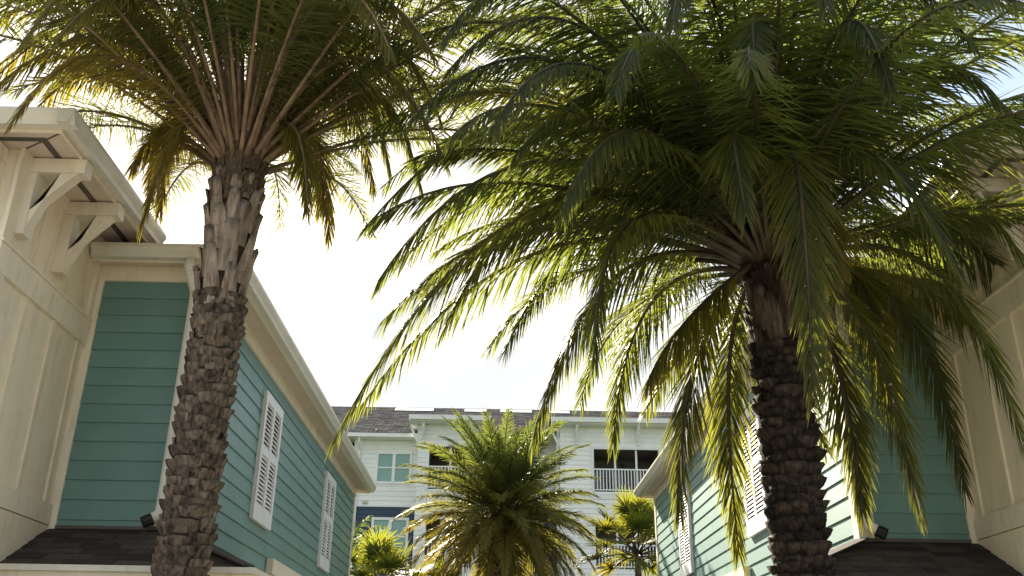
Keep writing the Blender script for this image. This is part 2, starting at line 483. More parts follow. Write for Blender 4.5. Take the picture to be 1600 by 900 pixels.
    bx("band_board", (XB, YBAY - 0.03, 4.39), (XB + 0.032, YF - 0.031, 4.61), M['trim'])
    bx("band_cap", (XB, YBAY - 0.04, 4.611), (XB + 0.045, YF - 0.035, 4.632), M['trim'])
    bx("base_board", (XB, YBAY - 0.03, 2.822), (XB + 0.028, YF - 0.031, 2.984), M['trim'])
    bx("skirt_board", (XB, YBAY - 0.03, 2.42), (XB + 0.020, YF - 0.031, 2.815), M['cream'])
    bx("corner_board", (XB, YBAY - 0.031, 2.985), (XB + 0.03, YBAY + 0.12, 4.389), M['trim'])
    bx("corner_board", (XB, YBAY - 0.031, 4.633), (XB + 0.03, YBAY + 0.12, 5.30), M['trim'])
    bx("corner_board", (XB, YF - 0.10, 4.633), (XB + 0.028, YF - 0.036, 5.30), M['trim'])
    bx("frieze_board", (XB, YBAY - 0.03, 5.301), (XB + 0.034, YF - 0.03, 5.398), M['trim'])
    for xx in (-4.2, -4.7, -5.2, -5.7, -6.2, -6.7, -7.2, -7.7, -8.2):
        bx("batten", (xx - 0.03, YBAY - 0.02, 2.985), (xx + 0.03, YBAY, 4.388), M['cream'])
    bx("band_board", (-8.6, YBAY - 0.028, 4.39), (XB - 0.001, YBAY, 4.61), M['trim'])
    # bay eave: soffit with mitred vent strip, fascia, gutter, roof
    sof = MB().box(P(-9.05, YBAY - 0.28, 5.40), P(XB + 0.43, YF + 0.02, 5.42))
    so = sof.build("soffit", M['soffit'], H)
    vx, vy = XB + 0.20, YBAY - 0.13
    part("vent_strip", [P(vx, vy, 5.397), P(vx + 0.055, vy - 0.055, 5.397), P(vx + 0.055, YF, 5.397), P(vx, YF, 5.397)], [(0, 1, 2, 3)], M['vent'], so)
    part("vent_strip", [P(vx, vy, 5.397), P(vx + 0.055, vy - 0.055, 5.397), P(-9.0, vy - 0.055, 5.397), P(-9.0, vy, 5.397)], [(0, 1, 2, 3)], M['vent'], so)
    bm_ = MB().beam(P(XB, YBAY, 5.398), P(XB + 0.42, YBAY - 0.27, 5.398), 0.012, 0.004)
    bm_.build("mitre_joint", M['vent'], so)
    bx("fascia", (XB + 0.41, YBAY - 0.28, 5.375), (XB + 0.43, YF + 0.03, 5.50), M['trim'])
    bx("fascia", (-9.05, YBAY - 0.30, 5.376), (XB + 0.43, YBAY - 0.28, 5.501), M['trim'])
    MB().extrude(GUT, P(XB + 0.431, YBAY - 0.42, 5.397), P(XB + 0.431, YF + 0.03, 5.397), (sg, 0, 0)).build("gutter", M['gutter'], H)
    MB().extrude(GUT, P(-9.05, YBAY - 0.301, 5.398), P(XB + 0.548, YBAY - 0.301, 5.398), (0, -1, 0)).build("gutter", M['gutter'], H)
    a0, a1, b0, b1, ez = -9.1, XB + 0.48, YBAY - 0.36, YF + 0.04, 5.503
    part("roof", [P(a0, b0, ez), P(a1, b0, ez), P(a1, b1, ez), P(a0, b1, ez), P(-6.2, b0 + 2.2, ez + 0.85), P(-6.2, b1 + 4.0, ez + 0.85), P(a1 - 0.4, b1 + 1.2, ez + 0.1)],
         [(0, 1, 4), (1, 2, 6, 5, 4), (3, 0, 4, 5), (0, 3, 2, 1)], M['shingle'], H)
    # roof brackets
    def bracket(p, d, along):
        d, along = Vector(d), Vector(along)
        p = Vector(p)
        leg = MB()
        def bb(u0, u1, z0, z1, w):
            q = [p + d * u + along * a + Vector((0, 0, z)) for u in (u0, u1) for a in (-w, w) for z in (z0, z1)]
            leg.add(q, BOXF)
        bb(0.0, 0.095, 4.735, 5.262, 0.060)
        b = leg.build("bracket", M['trim'], H)
        arm = MB()
        arm.add([p + d * u + along * a + Vector((0, 0, z)) for u in (0.0, 0.455) for a in (-0.064, 0.064) for z in (5.265, 5.385)], BOXF)
        arm.build("arm", M['trim'], b)
        br = MB()
        q = [p + d * u + along * a + Vector((0, 0, z)) for (u, z) in ((0.096, 4.80), (0.096, 4.94), (0.40, 5.264), (0.27, 5.264)) for a in (-0.05, 0.05)]
        br.add(q, [(0, 2, 4, 6), (1, 7, 5, 3), (0, 1, 3, 2), (2, 3, 5, 4), (4, 5, 7, 6), (6, 7, 1, 0)])
        br.build("brace", M['trim'], b)
    for y in (6.49, 7.20):
        bracket(P(XB + 0.001, y, 0), (sg, 0, 0), (0, 1, 0))
    for xx in (-3.86, -5.3, -6.8, -8.2):
        bracket(P(xx, YBAY - 0.001, 0), (0, -1, 0), (1, 0, 0))
    # pent roof over the garage, shingle by shingle, wrapping the corner
    ze, zr = 2.425, 2.80
    XE, YE, YS = -1.84, 7.30, 10.2                        # outer corner of the skirt
    def skirt(p0, p1, q1, q0, name):                      # flat deck under the shingles
        part(name, [P(*p0), P(*p1), P(*q1), P(*q0)], [(0, 1, 2, 3)], M['core'], H)
    skirt((XB + 0.001, YE, ze), (XE, YE, ze), (XW, YF - 0.002, zr), (XB + 0.001, YF - 0.002, zr), "roof_deck")
    skirt((XE, YE, ze), (XE, YS, ze), (XW + 0.002, YS, zr), (XW + 0.002, YF, zr), "roof_deck")
    part("roof_deck", [P(XE, YS, ze), P(XW, YS, zr), P(XW, YS, ze)], [(0, 1, 2)], M['trim'], H)
    rows = 7
    for face in (0, 1):
        for r in range(rows):
            t0, t1 = r / rows, (r + 1.35) / rows
            t1 = min(t1, 1.0)
            if face == 0:
                A0, A1 = XB + 0.002, XE + (XW - XE) * t0
            else:
                A0, A1 = YE + (YF - YE) * t0, YS
            a = A0 - rng.uniform(0.0, 0.26)
            while a < A1 - 0.01:
                w = rng.choice((0.17, 0.24, 0.30, 0.36))
                s0, s1 = max(a, A0), min(a + w - 0.006, A1)
                a += w
                if s1 - s0 < 0.015:
                    continue
                lift = 0.012 + rng.uniform(0, 0.006)
                def pt(s, t, h):
                    if face == 0:
                        hip = XE + (XW - XE) * t
                        return P(min(s, hip), YE + (YF - YE) * t - h * 0.45, ze + (zr - ze) * t + h)
                    hip = YE + (YF - YE) * t
                    return P(XE + (XW - XE) * t + h * 0.4, max(s, hip), ze + (zr - ze) * t + h)
                vs = [pt(s0, t0 - 0.012, lift * 0.35), pt(s1, t0 - 0.012, lift * 0.35), pt(s1, t1, 0.002), pt(s0, t1, 0.002),
                      pt(s0, t0 - 0.012, lift), pt(s1, t0 - 0.012, lift), pt(s1, t1, 0.006), pt(s0, t1, 0.006)]
                part("shingle", vs, [(0, 3, 2, 1), (4, 5, 6, 7), (0, 1, 5, 4), (1, 2, 6, 5), (2, 3, 7, 6), (3, 0, 4, 7)], M['shingle'], H)
    # hip cap
    MB().beam(P(XE, YE, ze + 0.024), P(XW, YF - 0.02, zr + 0.020), 0.13, 0.012).build("hip_cap", M['shingle'], H)
    # flashing, fascia and gutter edge of the pent roof
    bx("flashing", (XB + 0.08, YF - 0.045, 2.795), (XW, YF - 0.022, 2.822), M['vent'])
    bx("fascia", (XB, YE - 0.035, 2.22), (XE + 0.035, YE - 0.004, 2.425), M['trim'])
    bx("fascia", (XE + 0.004, YE - 0.003, 2.22), (XE + 0.036, YS, 2.424), M['trim'])
    bx("drip_edge", (XB, YE - 0.075, 2.385), (XE + 0.075, YE - 0.036, 2.428), M['gutter'])
    bx("drip_edge", (XE + 0.037, YE - 0.035, 2.384), (XE + 0.075, YS, 2.427), M['gutter'])
    bx("soffit", (XB, YE, 2.24), (XE, YF, 2.26), M['soffit'])
    bx("soffit", (XW + 0.02, YF + 0.001, 2.24), (XE, YS, 2.26), M['soffit'])
    # garage door in the bay front
    gd = bx("garage_door", (-8.0, YBAY - 0.05, 0.01), (-4.4, YBAY - 0.02, 2.2), M['garage'])
    for k in range(4):
        for j in range(4):
            bx("door_panel", (-7.9 + j * 0.88, YBAY - 0.065, 0.08 + k * 0.54), (-7.12 + j * 0.88, YBAY - 0.051, 0.52 + k * 0.54), M['garage'], gd)
    return H


def _box_vf(a, b):
    m = MB().box(a, b)
    return m.v, m.f


make_house(False, "teal house on the left with cream bay, in shade, two white shutters on its side")
make_house(True, "teal house on the right whose shuttered side wall is lit by the sun")

# ------------------------------------------------------------------ apartment building at the back
def make_apartment():
    A = thing("apartment_building", (0.5, 38.0, 0), "three-storey white and navy apartment building with balconies at the back", "building")

    def siding(name, x0, x1, z0, z1, y, mat, holes=()):
        """lap siding with openings cut out, one part"""
        m = MB()
        for zb, zt in lap_rows(z0, z1, 0.178, z0):
            cuts = sorted(set([zb, zt] + [c for h in holes for c in (h[2], h[3]) if zb < c < zt]))
            for c0, c1 in zip(cuts[:-1], cuts[1:]):
                iv = [(x0, x1)]
                zm = (c0 + c1) / 2
                for h in holes:
                    if h[2] <= zm <= h[3]:
                        nv = []
                        for a, b in iv:
                            if h[1] <= a or h[0] >= b:
                                nv.append((a, b)); continue
                            if h[0] > a: nv.append((a, h[0]))
                            if h[1] < b: nv.append((h[1], b))
                        iv = nv
                for a, b in iv:
                    lean = (zt - c1) / (zt - zb)
                    lo = (zt - c0) / (zt - zb)
                    vs = [(a, y, c0), (a, y - 0.004 - 0.018 * lo, c0), (a, y - 0.004 - 0.018 * lean, c1), (a, y, c1),
                          (b, y, c0), (b, y - 0.004 - 0.018 * lo, c0), (b, y - 0.004 - 0.018 * lean, c1), (b, y, c1)]
                    m.add(vs, LAPF)
        return m.build(name, mat, A)

    def window(x0, x1, z0, z1, y, n=2):
        f = MB()
        t = 0.10
        f.box((x0 - t, y - 0.05, z0 - t), (x0, y + 0.02, z1 + t)).box((x1, y - 0.05, z0 - t), (x1 + t, y + 0.02, z1 + t))
        f.box((x0, y - 0.05, z1), (x1, y + 0.02, z1 + t)).box((x0, y - 0.055, z0 - t), (x1, y + 0.02, z0))
        w = (x1 - x0) / n
        for i in range(1, n):
            f.box((x0 + i * w - 0.06, y - 0.045, z0), (x0 + i * w + 0.06, y + 0.02, z1))
        fr = f.build("window", M['awhite'], A)
        zm = (z0 + z1) / 2
        for i in range(n):
            a, b = x0 + i * w + (0.06 if i else 0), x0 + (i + 1) * w - (0.06 if i < n - 1 else 0)
            box("meeting_rail", (a, y - 0.035, zm - 0.025), (b, y + 0.01, zm + 0.025), M['awhite'], fr)
            box("pane", (a, y + 0.004, zm + 0.025), (b, y + 0.012, z1), M['glass_blind'], fr)
            box("pane", (a, y + 0.0, z0), (b, y + 0.008, zm - 0.025), M['glass_blind'], fr)

    def railing(x0, x1, zb, zt, y):
        r = MB().box((x0, y - 0.03, zt - 0.05), (x1, y + 0.03, zt)).box((x0, y - 0.02, zb + 0.05), (x1, y + 0.02, zb + 0.09)).build("railing", M['awhite'], A)
        bal = mesh_of("baluster", *_box_vf((-0.018, -0.018, zb + 0.09 - zt), (0.018, 0.018, -0.05)), M['awhite'])
        k = int((x1 - x0) / 0.115)
        for i in range(1, k):
            place("baluster", bal, r, (x0 + (x1 - x0) * i / k, y, zt))

    def opening(x0, x1, z0, z1, y, depth=1.9):
        m = MB()
        m.box((x0 - 0.1, y + depth, z0 - 0.1), (x1 + 0.1, y + depth + 0.1, z1 + 0.1))
        m.box((x0 - 0.1, y + 0.03, z0 - 0.1), (x0 - 0.001, y + depth, z1 + 0.1)).box((x1 + 0.001, y + 0.03, z0 - 0.1), (x1 + 0.1, y + depth, z1 + 0.1))
        m.box((x0, y + 0.03, z1 + 0.001), (x1, y + depth, z1 + 0.1)).box((x0, y + 0.03, z0 - 0.1), (x1, y + depth, z0 - 0.001))
        m.build("balcony_recess", M['aroom'], A)
        w = x1 - x0
        for (f0, f1) in ((0.07, 0.24), (0.36, 0.54), (0.78, 0.98)):
            d = box("balcony_door", (x0 + w * f0, y + depth - 0.05, z0 + 0.02), (x0 + w * f1, y + depth - 0.001, z1 - 0.30), M['glass_dark'], A)
            box("door_frame", (x0 + w * f1 + 0.001, y + depth - 0.06, z0 + 0.02), (x0 + w * f1 + 0.07, y + depth - 0.002, z1 - 0.25), M['aroom'], d)
        # casing round the opening
        c = MB().box((x0 - 0.10, y - 0.05, z0), (x0, y + 0.02, z1 + 0.10)).box((x1, y - 0.05, z0), (x1 + 0.10, y + 0.02, z1 + 0.10)).box((x0, y - 0.05, z1), (x1, y + 0.02, z1 + 0.10))
        c.build("casing", M['awhite'], A)

    yw, yb = 36.0, 35.0
    for xx, yy, zt_ in ((-5.30, yw, 10.55), (2.28, yb + 0.35, 10.9)):
        MB().tube([(xx, yy - 0.42, zt_ + 0.02), (xx, yy - 0.40, zt_ - 0.15), (xx, yy - 0.08, zt_ - 0.42), (xx, yy - 0.08, 0.2)], [0.045] * 4, 8).build("downspout", M['awhite'], A)
    for xx in (4.95,):
        for zz in (9.75, 7.05):
            lp = box("wall_lamp", (xx - 0.06, yb + 1.78, zz), (xx + 0.06, yb + 1.86, zz + 0.22), M['black'], A)
    for (x_, y_, z_) in ((-3.0, yw - 0.03, 8.20), (-4.95, yw - 0.03, 8.10)):
        box("wall_vent", (x_ - 0.09, y_ - 0.05, z_), (x_ + 0.09, y_ + 0.01, z_ + 0.12), M['soffit'], A)
    # left wing
    w3 = (-4.56, -3.36, 8.95, 10.0)
    w2 = (-4.56, -3.36, 6.3, 7.50)
    siding("siding", -5.45, -2.9, 8.05, 10.55, yw, M['awhite'], [w3])
    siding("siding", -5.45, -2.9, 2.9, 8.00, yw, M['anavy'], [w2])
    box("trim_band", (-5.45, yw - 0.04, 7.99), (-2.9, yw, 8.055), M['awhite'], A)
    box("corner_board", (-5.52, yw - 0.03, 0), (-5.42, yw + 0.1, 10.6), M['awhite'], A)
    window(*w3, yw); window(*w2, yw)
    # recess left of the wing, core and centre
    siding("siding", -14, -5.5, 0, 10.4, yw + 1.2, M['anavy'])
    box("core_wall", (-14, yw + 2.6, 0), (14, yw + 12, 10.4), M['aroom'], A)
    siding("siding", -0.62, 2.36, 8.05, 11.0, yw + 0.6, M['awhite'], [(0.3, 1.6, 8.9, 10.0)])
    siding("siding", -0.62, 2.36, 2.9, 8.0, yw + 0.6, M['anavy'], [(0.3, 1.6, 6.1, 7.3)])
    window(0.3, 1.6, 8.9, 10.0, yw + 0.6); window(0.3, 1.6, 6.1, 7.3, yw + 0.6)
    siding("siding", -14, 14, 0, 2.9, yw, M['awhite'])
    # eave of the left wing and the main roof
    box("soffit", (-5.75, yw - 0.42, 10.55), (-2.9, yw + 0.5, 10.58), M['awhite'], A)
    box("gutter", (-5.75, yw - 0.52, 10.56), (-2.95, yw - 0.40, 10.70), M['awhite'], A)
    rp = 0.46
    yr = yw - 0.45 + 6.1
    zr = 10.68 + 6.1 * rp
    rf = part("roof", [(-14, yw - 0.45, 10.68), (14, yw - 0.45, 10.68), (14, yr, zr), (-14, yr, zr), (14, yr + 6.6, 10.68), (-14, yr + 6.6, 10.68)],
              [(0, 1, 2, 3), (3, 2, 4, 5)], M['aroof'], A)
    for x0, x1 in ((-4.6, -2.9), (-1.5, -0.5), (0.1, 1.5), (2.3, 3.2)):
        vs_ = [(x, yr - d, zr - d * rp + h) for x in (x0, x1) for d in (0.85, 0.30) for h in (0.004, 0.030)]
        part("ridge_vent", vs_, BOXF, M['awhite'], rf)
    MB().tube([(-5.0, yw + 3.4, 12.2), (-4.9, yw + 1.6, 11.45), (-4.75, yw + 0.2, 10.98)], [0.03, 0.03, 0.03], 6).build("roof_cable", M['black'], rf)
    # balcony bays
    for (x0, x1, ox0, ox1, br) in ((-2.98, -0.62, -2.55, -0.95, (-2.80, -1.0)), (2.36, 9.5, 3.62, 6.05, (2.98, 5.30, 7.6))):
        holes = [(ox0, ox1, 8.50, 10.09), (ox0, ox1, 5.75, 7.40)]
        siding("siding", x0, x1, 2.9, 10.95, yb, M['awhite'], holes)
        box("bay_side", (x0, yb + 0.001, 0), (x0 + 0.08, yw + 1.0, 10.95), M['awhite'], A)
        box("bay_side", (x1 - 0.08, yb + 0.001, 0), (x1, yw + 1.0, 10.95), M['awhite'], A)
        for h in holes:
            opening(*h, yb)
            railing(h[0], h[1], h[2], h[2] + 0.86, yb)
            for q in ((0.33, 0.66) if ox1 - ox0 > 2 else (0.5,)):
                xx = h[0] + (h[1] - h[0]) * q
                box("screen_post", (xx - 0.035, yb + 0.035, h[2]), (xx + 0.035, yb + 0.10, h[3]), M['awhite'], A)
        box("floor_band", (x0, yb - 0.03, 8.22), (x1, yb - 0.0225, 8.40), M['awhite'], A)
        # eave, gutter, low roof
        box("soffit", (x0 - 0.35, yb - 0.5, 10.95), (x1 + 0.35, yb + 3.0, 10.98), M['awhite'], A)
        box("gutter", (x0 - 0.36, yb - 0.60, 10.985), (x1 + 0.36, yb - 0.48, 11.16), M['awhite'], A)
        part("roof", [(x0 - 0.4, yb - 0.52, 11.12), (x1 + 0.4, yb - 0.52, 11.12), (x1 - 0.6, yb + 3.4, 12.3), (x0 + 0.6, yb + 3.4, 12.3), (x0 - 0.4, yb + 3.4, 11.12), (x1 + 0.4, yb + 3.4, 11.12)],
             [(0, 1, 2, 3), (0, 3, 4), (1, 5, 2)], M['aroof'], A)
        for xx in br:
            b = box("bracket", (xx - 0.06, yb - 0.10, 10.25), (xx + 0.06, yb - 0.023, 10.94), M['awhite'], A)
            MB().beam((xx, yb - 0.06, 10.32), (xx, yb - 0.44, 10.90), 0.09, 0.09).build("brace", M['awhite'], b)
        # side bracket under the open eave
        b = box("bracket", (x0 - 0.07, yb + 0.15, 10.2), (x0 - 0.001, yb + 0.27, 10.94), M['awhite'], A)
        MB().beam((x0 - 0.05, yb + 0.21, 10.30), (x0 - 0.33, yb + 0.21, 10.90), 0.09, 0.09, (0, 1, 0)).build("brace", M['awhite'], b)
    return A


def blind_glass():
    """window glass with lowered blinds right behind it"""
    m, n, l, b = new_mat("glass_over_blinds")
    tc = n.new("ShaderNodeTexCoord")
    wv = n.new("ShaderNodeTexWave"); wv.bands_direction = 'Z'; wv.inputs["Scale"].default_value = 5.0
    l.new(tc.outputs["Object"], wv.inputs["Vector"])
    mx = n.new("ShaderNodeMixRGB"); mx.inputs["Color1"].default_value = (0.17, 0.32, 0.28, 1); mx.inputs["Color2"].default_value = (0.24, 0.42, 0.37, 1)
    l.new(wv.outputs["Fac"], mx.inputs["Fac"]); l.new(mx.outputs["Color"], b.inputs["Base Color"])
    b.inputs["Roughness"].default_value = 0.12
    b.inputs["Specular IOR Level"].default_value = 0.7
    return m


M['glass_blind'] = blind_glass()
make_apartment()

# ------------------------------------------------------------------ palms
UP = np.array([0.0, 0.0, 1.0])


def unit(a):
    return a / np.maximum(np.linalg.norm(a, axis=-1, keepdims=True), 1e-9)


def leaf_mesh(name, verts, faces4, faces3, age, tip, mat):
    me = bpy.data.meshes.new(name)
    nv, n4, n3 = len(verts), len(faces4), len(faces3)
    me.vertices.add(nv)
    me.vertices.foreach_set("co", verts.astype(np.float32).ravel())
    me.loops.add(n4 * 4 + n3 * 3)
    me.loops.foreach_set("vertex_index", np.concatenate([faces4.ravel(), faces3.ravel()]).astype(np.int32))
    me.polygons.add(n4 + n3)
    st = np.concatenate([np.arange(n4) * 4, n4 * 4 + np.arange(n3) * 3]).astype(np.int32)
    me.polygons.foreach_set("loop_start", st)
    for nm, arr in (("age", age), ("tip", tip)):
        at = me.attributes.new(nm, 'FLOAT', 'POINT')
        at.data.foreach_set("value", arr.astype(np.float32))
    me.materials.append(mat)
    me.update(calc_edges=True)
    return me


def blades(B, D, Wd, Nn, L, W, droop, age, tipv, mat, name, fold=0.35, curl=None):
    """folded, drooping blades. B base, D direction, Wd width dir, Nn normal, L length, W width (arrays over blades)"""
    n = len(B)
    ts = np.array([0.0, 0.33, 0.72])
    ws = np.array([0.55, 1.0, 0.66])
    V = np.zeros((n, 10, 3))
    ag = np.repeat(age[:, None], 10, 1)
    tp = np.zeros((n, 10))
    def pos(t):
        p = B + D * (L * t)[:, None]
        d = (droop * t * t)[:, None]
        return p + (-UP) * d * L[:, None] - D * (0.35 * d * d) * L[:, None]
    for k in range(3):
        c = pos(np.full(n, ts[k]))
        hw = (W * ws[k] * 0.5)[:, None]
        V[:, k * 3 + 0] = c - Wd * hw
        V[:, k * 3 + 1] = c - Nn * hw * 2 * fold
        V[:, k * 3 + 2] = c + Wd * hw
        tp[:, k * 3:k * 3 + 3] = (np.clip(ts[k] - 0.45, 0, 1) * tipv)[:, None]
    V[:, 9] = pos(np.ones(n))
    tp[:, 9] = tipv
    base = (np.arange(n) * 10)[:, None]
    f4 = np.concatenate([base + np.array([k * 3 + j, k * 3 + j + 1, k * 3 + j + 4, k * 3 + j + 3]) for k in range(2) for j in range(2)])
    f3 = np.concatenate([base + np.array([6 + j, 7 + j, 9]) for j in range(2)])
    return leaf_mesh(name, V.reshape(-1, 3), f4, f3, ag.ravel(), np.clip(tp, 0, 1).ravel(), mat)


def curve_pts(p0, pm, p1, n=26):
    p0, pm, p1 = map(np.array, (p0, pm, p1))
    c = 2 * pm - (p0 + p1) / 2
    t = np.linspace(0, 1, n)[:, None]
    return (1 - t) ** 2 * p0 + 2 * t * (1 - t) * c + t * t * p1


def arc_pts(p0, az, el0, L, bend, n=26, power=2.0, sway=0.0):
    """rachis that starts at el0 and bends down by `bend` radians towards its tip"""
    s = np.linspace(0, 1, n)
    el = el0 - bend * s ** power
    a = az + sway * s
    d = np.stack([np.cos(a) * np.cos(el), np.sin(a) * np.cos(el), np.sin(el)], 1)
    step = L / (n - 1)
    return np.concatenate([[np.array(p0, float)], np.array(p0, float) + np.cumsum(d[:-1] * step, 0)])


def make_frond(palm, pts, mat, pet, age=0.1, lmax=0.42, per=140, width=0.0152, roll=0.0, rad=0.030, dead_tip=0.2, bare=0.16, hang=0.45, spread=1.0, grav=None):
    off = np.array(wloc(palm))
    pts = pts - off
    n = len(pts)
    seg = np.linalg.norm(np.diff(pts, axis=0), axis=1)
    cum = np.concatenate([[0], np.cumsum(seg)])
    Ltot = cum[-1]
    # rachis: flattened tapering tube
    m = MB()
    s_ = cum / Ltot
    rads = rad * (1 - s_) ** 0.75 * 0.80 + 0.0035 + rad * 0.65 * np.exp(-s_ * 22)
    m.tube([Vector(p) for p in pts], list(rads), 6)
    me = mesh_of("frond", m.v, m.f, pet, True)
    fr = place("frond", me, palm, off)
    # leaflets
    s = np.linspace(bare, 0.995, per)
    s = np.repeat(s, 2) + nrng.normal(0, 0.0035, per * 2)
    s = np.clip(s, bare * 0.8, 1.0)
    sd = np.tile([1.0, -1.0], per)
    x = s * Ltot
    P = np.stack([np.interp(x, cum, pts[:, k]) for k in range(3)], 1)
    T = np.gradient(pts, axis=0)
    T = unit(np.stack([np.interp(x, cum, T[:, k]) for k in range(3)], 1))
    hz = pts[-1] - pts[0]
    hz = np.array([hz[0], hz[1], 0.0])
    if np.linalg.norm(hz) < 0.15:
        hz = np.array([T[0][0], T[0][1], 0.0]) + 1e-3
    S0 = unit(np.cross(hz, UP))
    Sd = unit(S0 - T * (T @ S0)[:, None])
    Nn = np.cross(Sd, T)
    rl = roll * s
    cr, sr = np.cos(rl)[:, None], np.sin(rl)[:, None]
    Sd, Nn = Sd * cr + Nn * sr, Nn * cr - Sd * sr
    u = (s - bare) / (1 - bare)
    prof = np.where(u < 0.12, 0.25 + u / 0.12 * 0.55, 0.80 + 0.2 * np.sin(np.clip((u - 0.12) / 0.5, 0, 1) * math.pi / 2 * 2) ** 1.0)
    prof = prof * (1 - 0.58 * np.clip((u - 0.45) / 0.55, 0, 1) ** 1.6)
    L = lmax * prof * nrng.uniform(0.86, 1.12, len(s))
    al = np.radians(58 - 34 * u + nrng.normal(0, 3.5, len(s)))
    be = np.radians(nrng.choice([-6.0, 8.0, 24.0], len(s)) * spread + nrng.normal(0, 5, len(s)))
    D = unit(T * np.cos(al)[:, None] + (Sd * (sd * np.cos(be))[:, None] + Nn * np.sin(be)[:, None]) * np.sin(al)[:, None])
    if grav is None:
        grav = rng.uniform(0.35, 0.80)
    D = unit(D - UP * (grav * nrng.uniform(0.6, 1.3, len(s)))[:, None])
    rv = unit(nrng.normal(0, 1, D.shape))
    Wd = unit(T - D * np.sum(T * D, 1)[:, None] + 0.16 * rv)
    Wd = unit(Wd - D * np.sum(Wd * D, 1)[:, None])
    NN = np.cross(D, Wd)
    ag = np.clip(age + nrng.normal(0, 0.07, len(s)) + 0.05 * u, 0, 1)
    tv = np.clip(dead_tip + nrng.normal(0, 0.2, len(s)), 0, 1)
    W = width * (0.6 + 0.4 * L / lmax) * nrng.uniform(0.8, 1.15, len(s))
    dr = 0.5 * hang * nrng.uniform(0.3, 1.3, len(s))
    lm = blades(P, D, Wd, NN, L, W, dr, ag, tv, mat, "leaflets")
    place("leaflets", lm, fr, off)
    return fr


def boot_mesh(w, h, flare, seed, R0, mat, nu=5, nv=4):
    """one cut leaf base wrapped on a trunk of radius R0: +x is outwards, z up"""
    rr = random.Random(seed)
    vs, fs = [], []
    bump = [[rr.uniform(-0.004, 0.006) for _ in range(nu)] for _ in range(nv)]
    sk = rr.uniform(-0.25, 0.25)
    for j in range(nv):
        v = j / (nv - 1)
        for i in range(nu):
            u = i / (nu - 1) * 2 - 1
            ang = u * w / 2 / R0
            edge = 1 - 0.55 * abs(u) ** 3
            r = R0 - 0.012 + (0.012 + flare * v ** 0.7) * edge + bump[j][i] * 1.4
            z = (v - 0.5) * h - 0.16 * h * (abs(u) ** 2) * (1 - v) * -1 - 0.10 * h * abs(u) ** 2 * v + sk * h * 0.12 * u
            vs.append((r * math.cos(ang) - R0, r * math.sin(ang), z))
    for i in range(nu):                                     # top lip going back into the trunk
        u = i / (nu - 1) * 2 - 1
        ang = u * w / 2 / R0
        r = R0 - 0.02
        vs.append((r * math.cos(ang) - R0, r * math.sin(ang), 0.40 * h + rr.uniform(-0.004, 0.004)))
    for j in range(nv):
        for i in range(nu - 1):
            a = j * nu + i
            fs.append((a, a + 1, a + nu + 1, a + nu))
    return mesh_of("leaf_base", vs, fs, mat, True)


def plate_mesh(w, h, seed, R0, mat):
    """long pointed cut petiole base lying on the trunk, tip upwards and slightly away"""
    rr = random.Random(seed)
    vs, fs = [], []
    nv, nu = 6, 5
    for j in range(nv):
        v = j / (nv - 1)
        ww = w * (1.0 - 0.62 * v ** 1.3)
        for i in range(nu):
            u = i / (nu - 1) * 2 - 1
            ang = u * ww / 2 / R0
            r = R0 + 0.012 + 0.020 * (1 - abs(u) ** 2) + 0.040 * v ** 2.2 + rr.uniform(-0.003, 0.003) - 0.014 * (1 - v)
            vs.append((r * math.cos(ang) - R0, r * math.sin(ang), v * h + rr.uniform(-0.01, 0.01) * (v > 0.9)))
    n = nv * nu
    for i in range(nu):
        u = i / (nu - 1) * 2 - 1
        ang = u * w * 0.38 / 2 / R0
        r = R0 + 0.02
        vs.append((r * math.cos(ang) - R0, r * math.sin(ang), h * 0.93))
    for j in range(nv):
        for i in range(nu - 1):
            a = j * nu + i
            fs.append((a, a + 1, a + nu + 1, a + nu))
    return mesh_of("cut_petiole", vs, fs, mat, True)


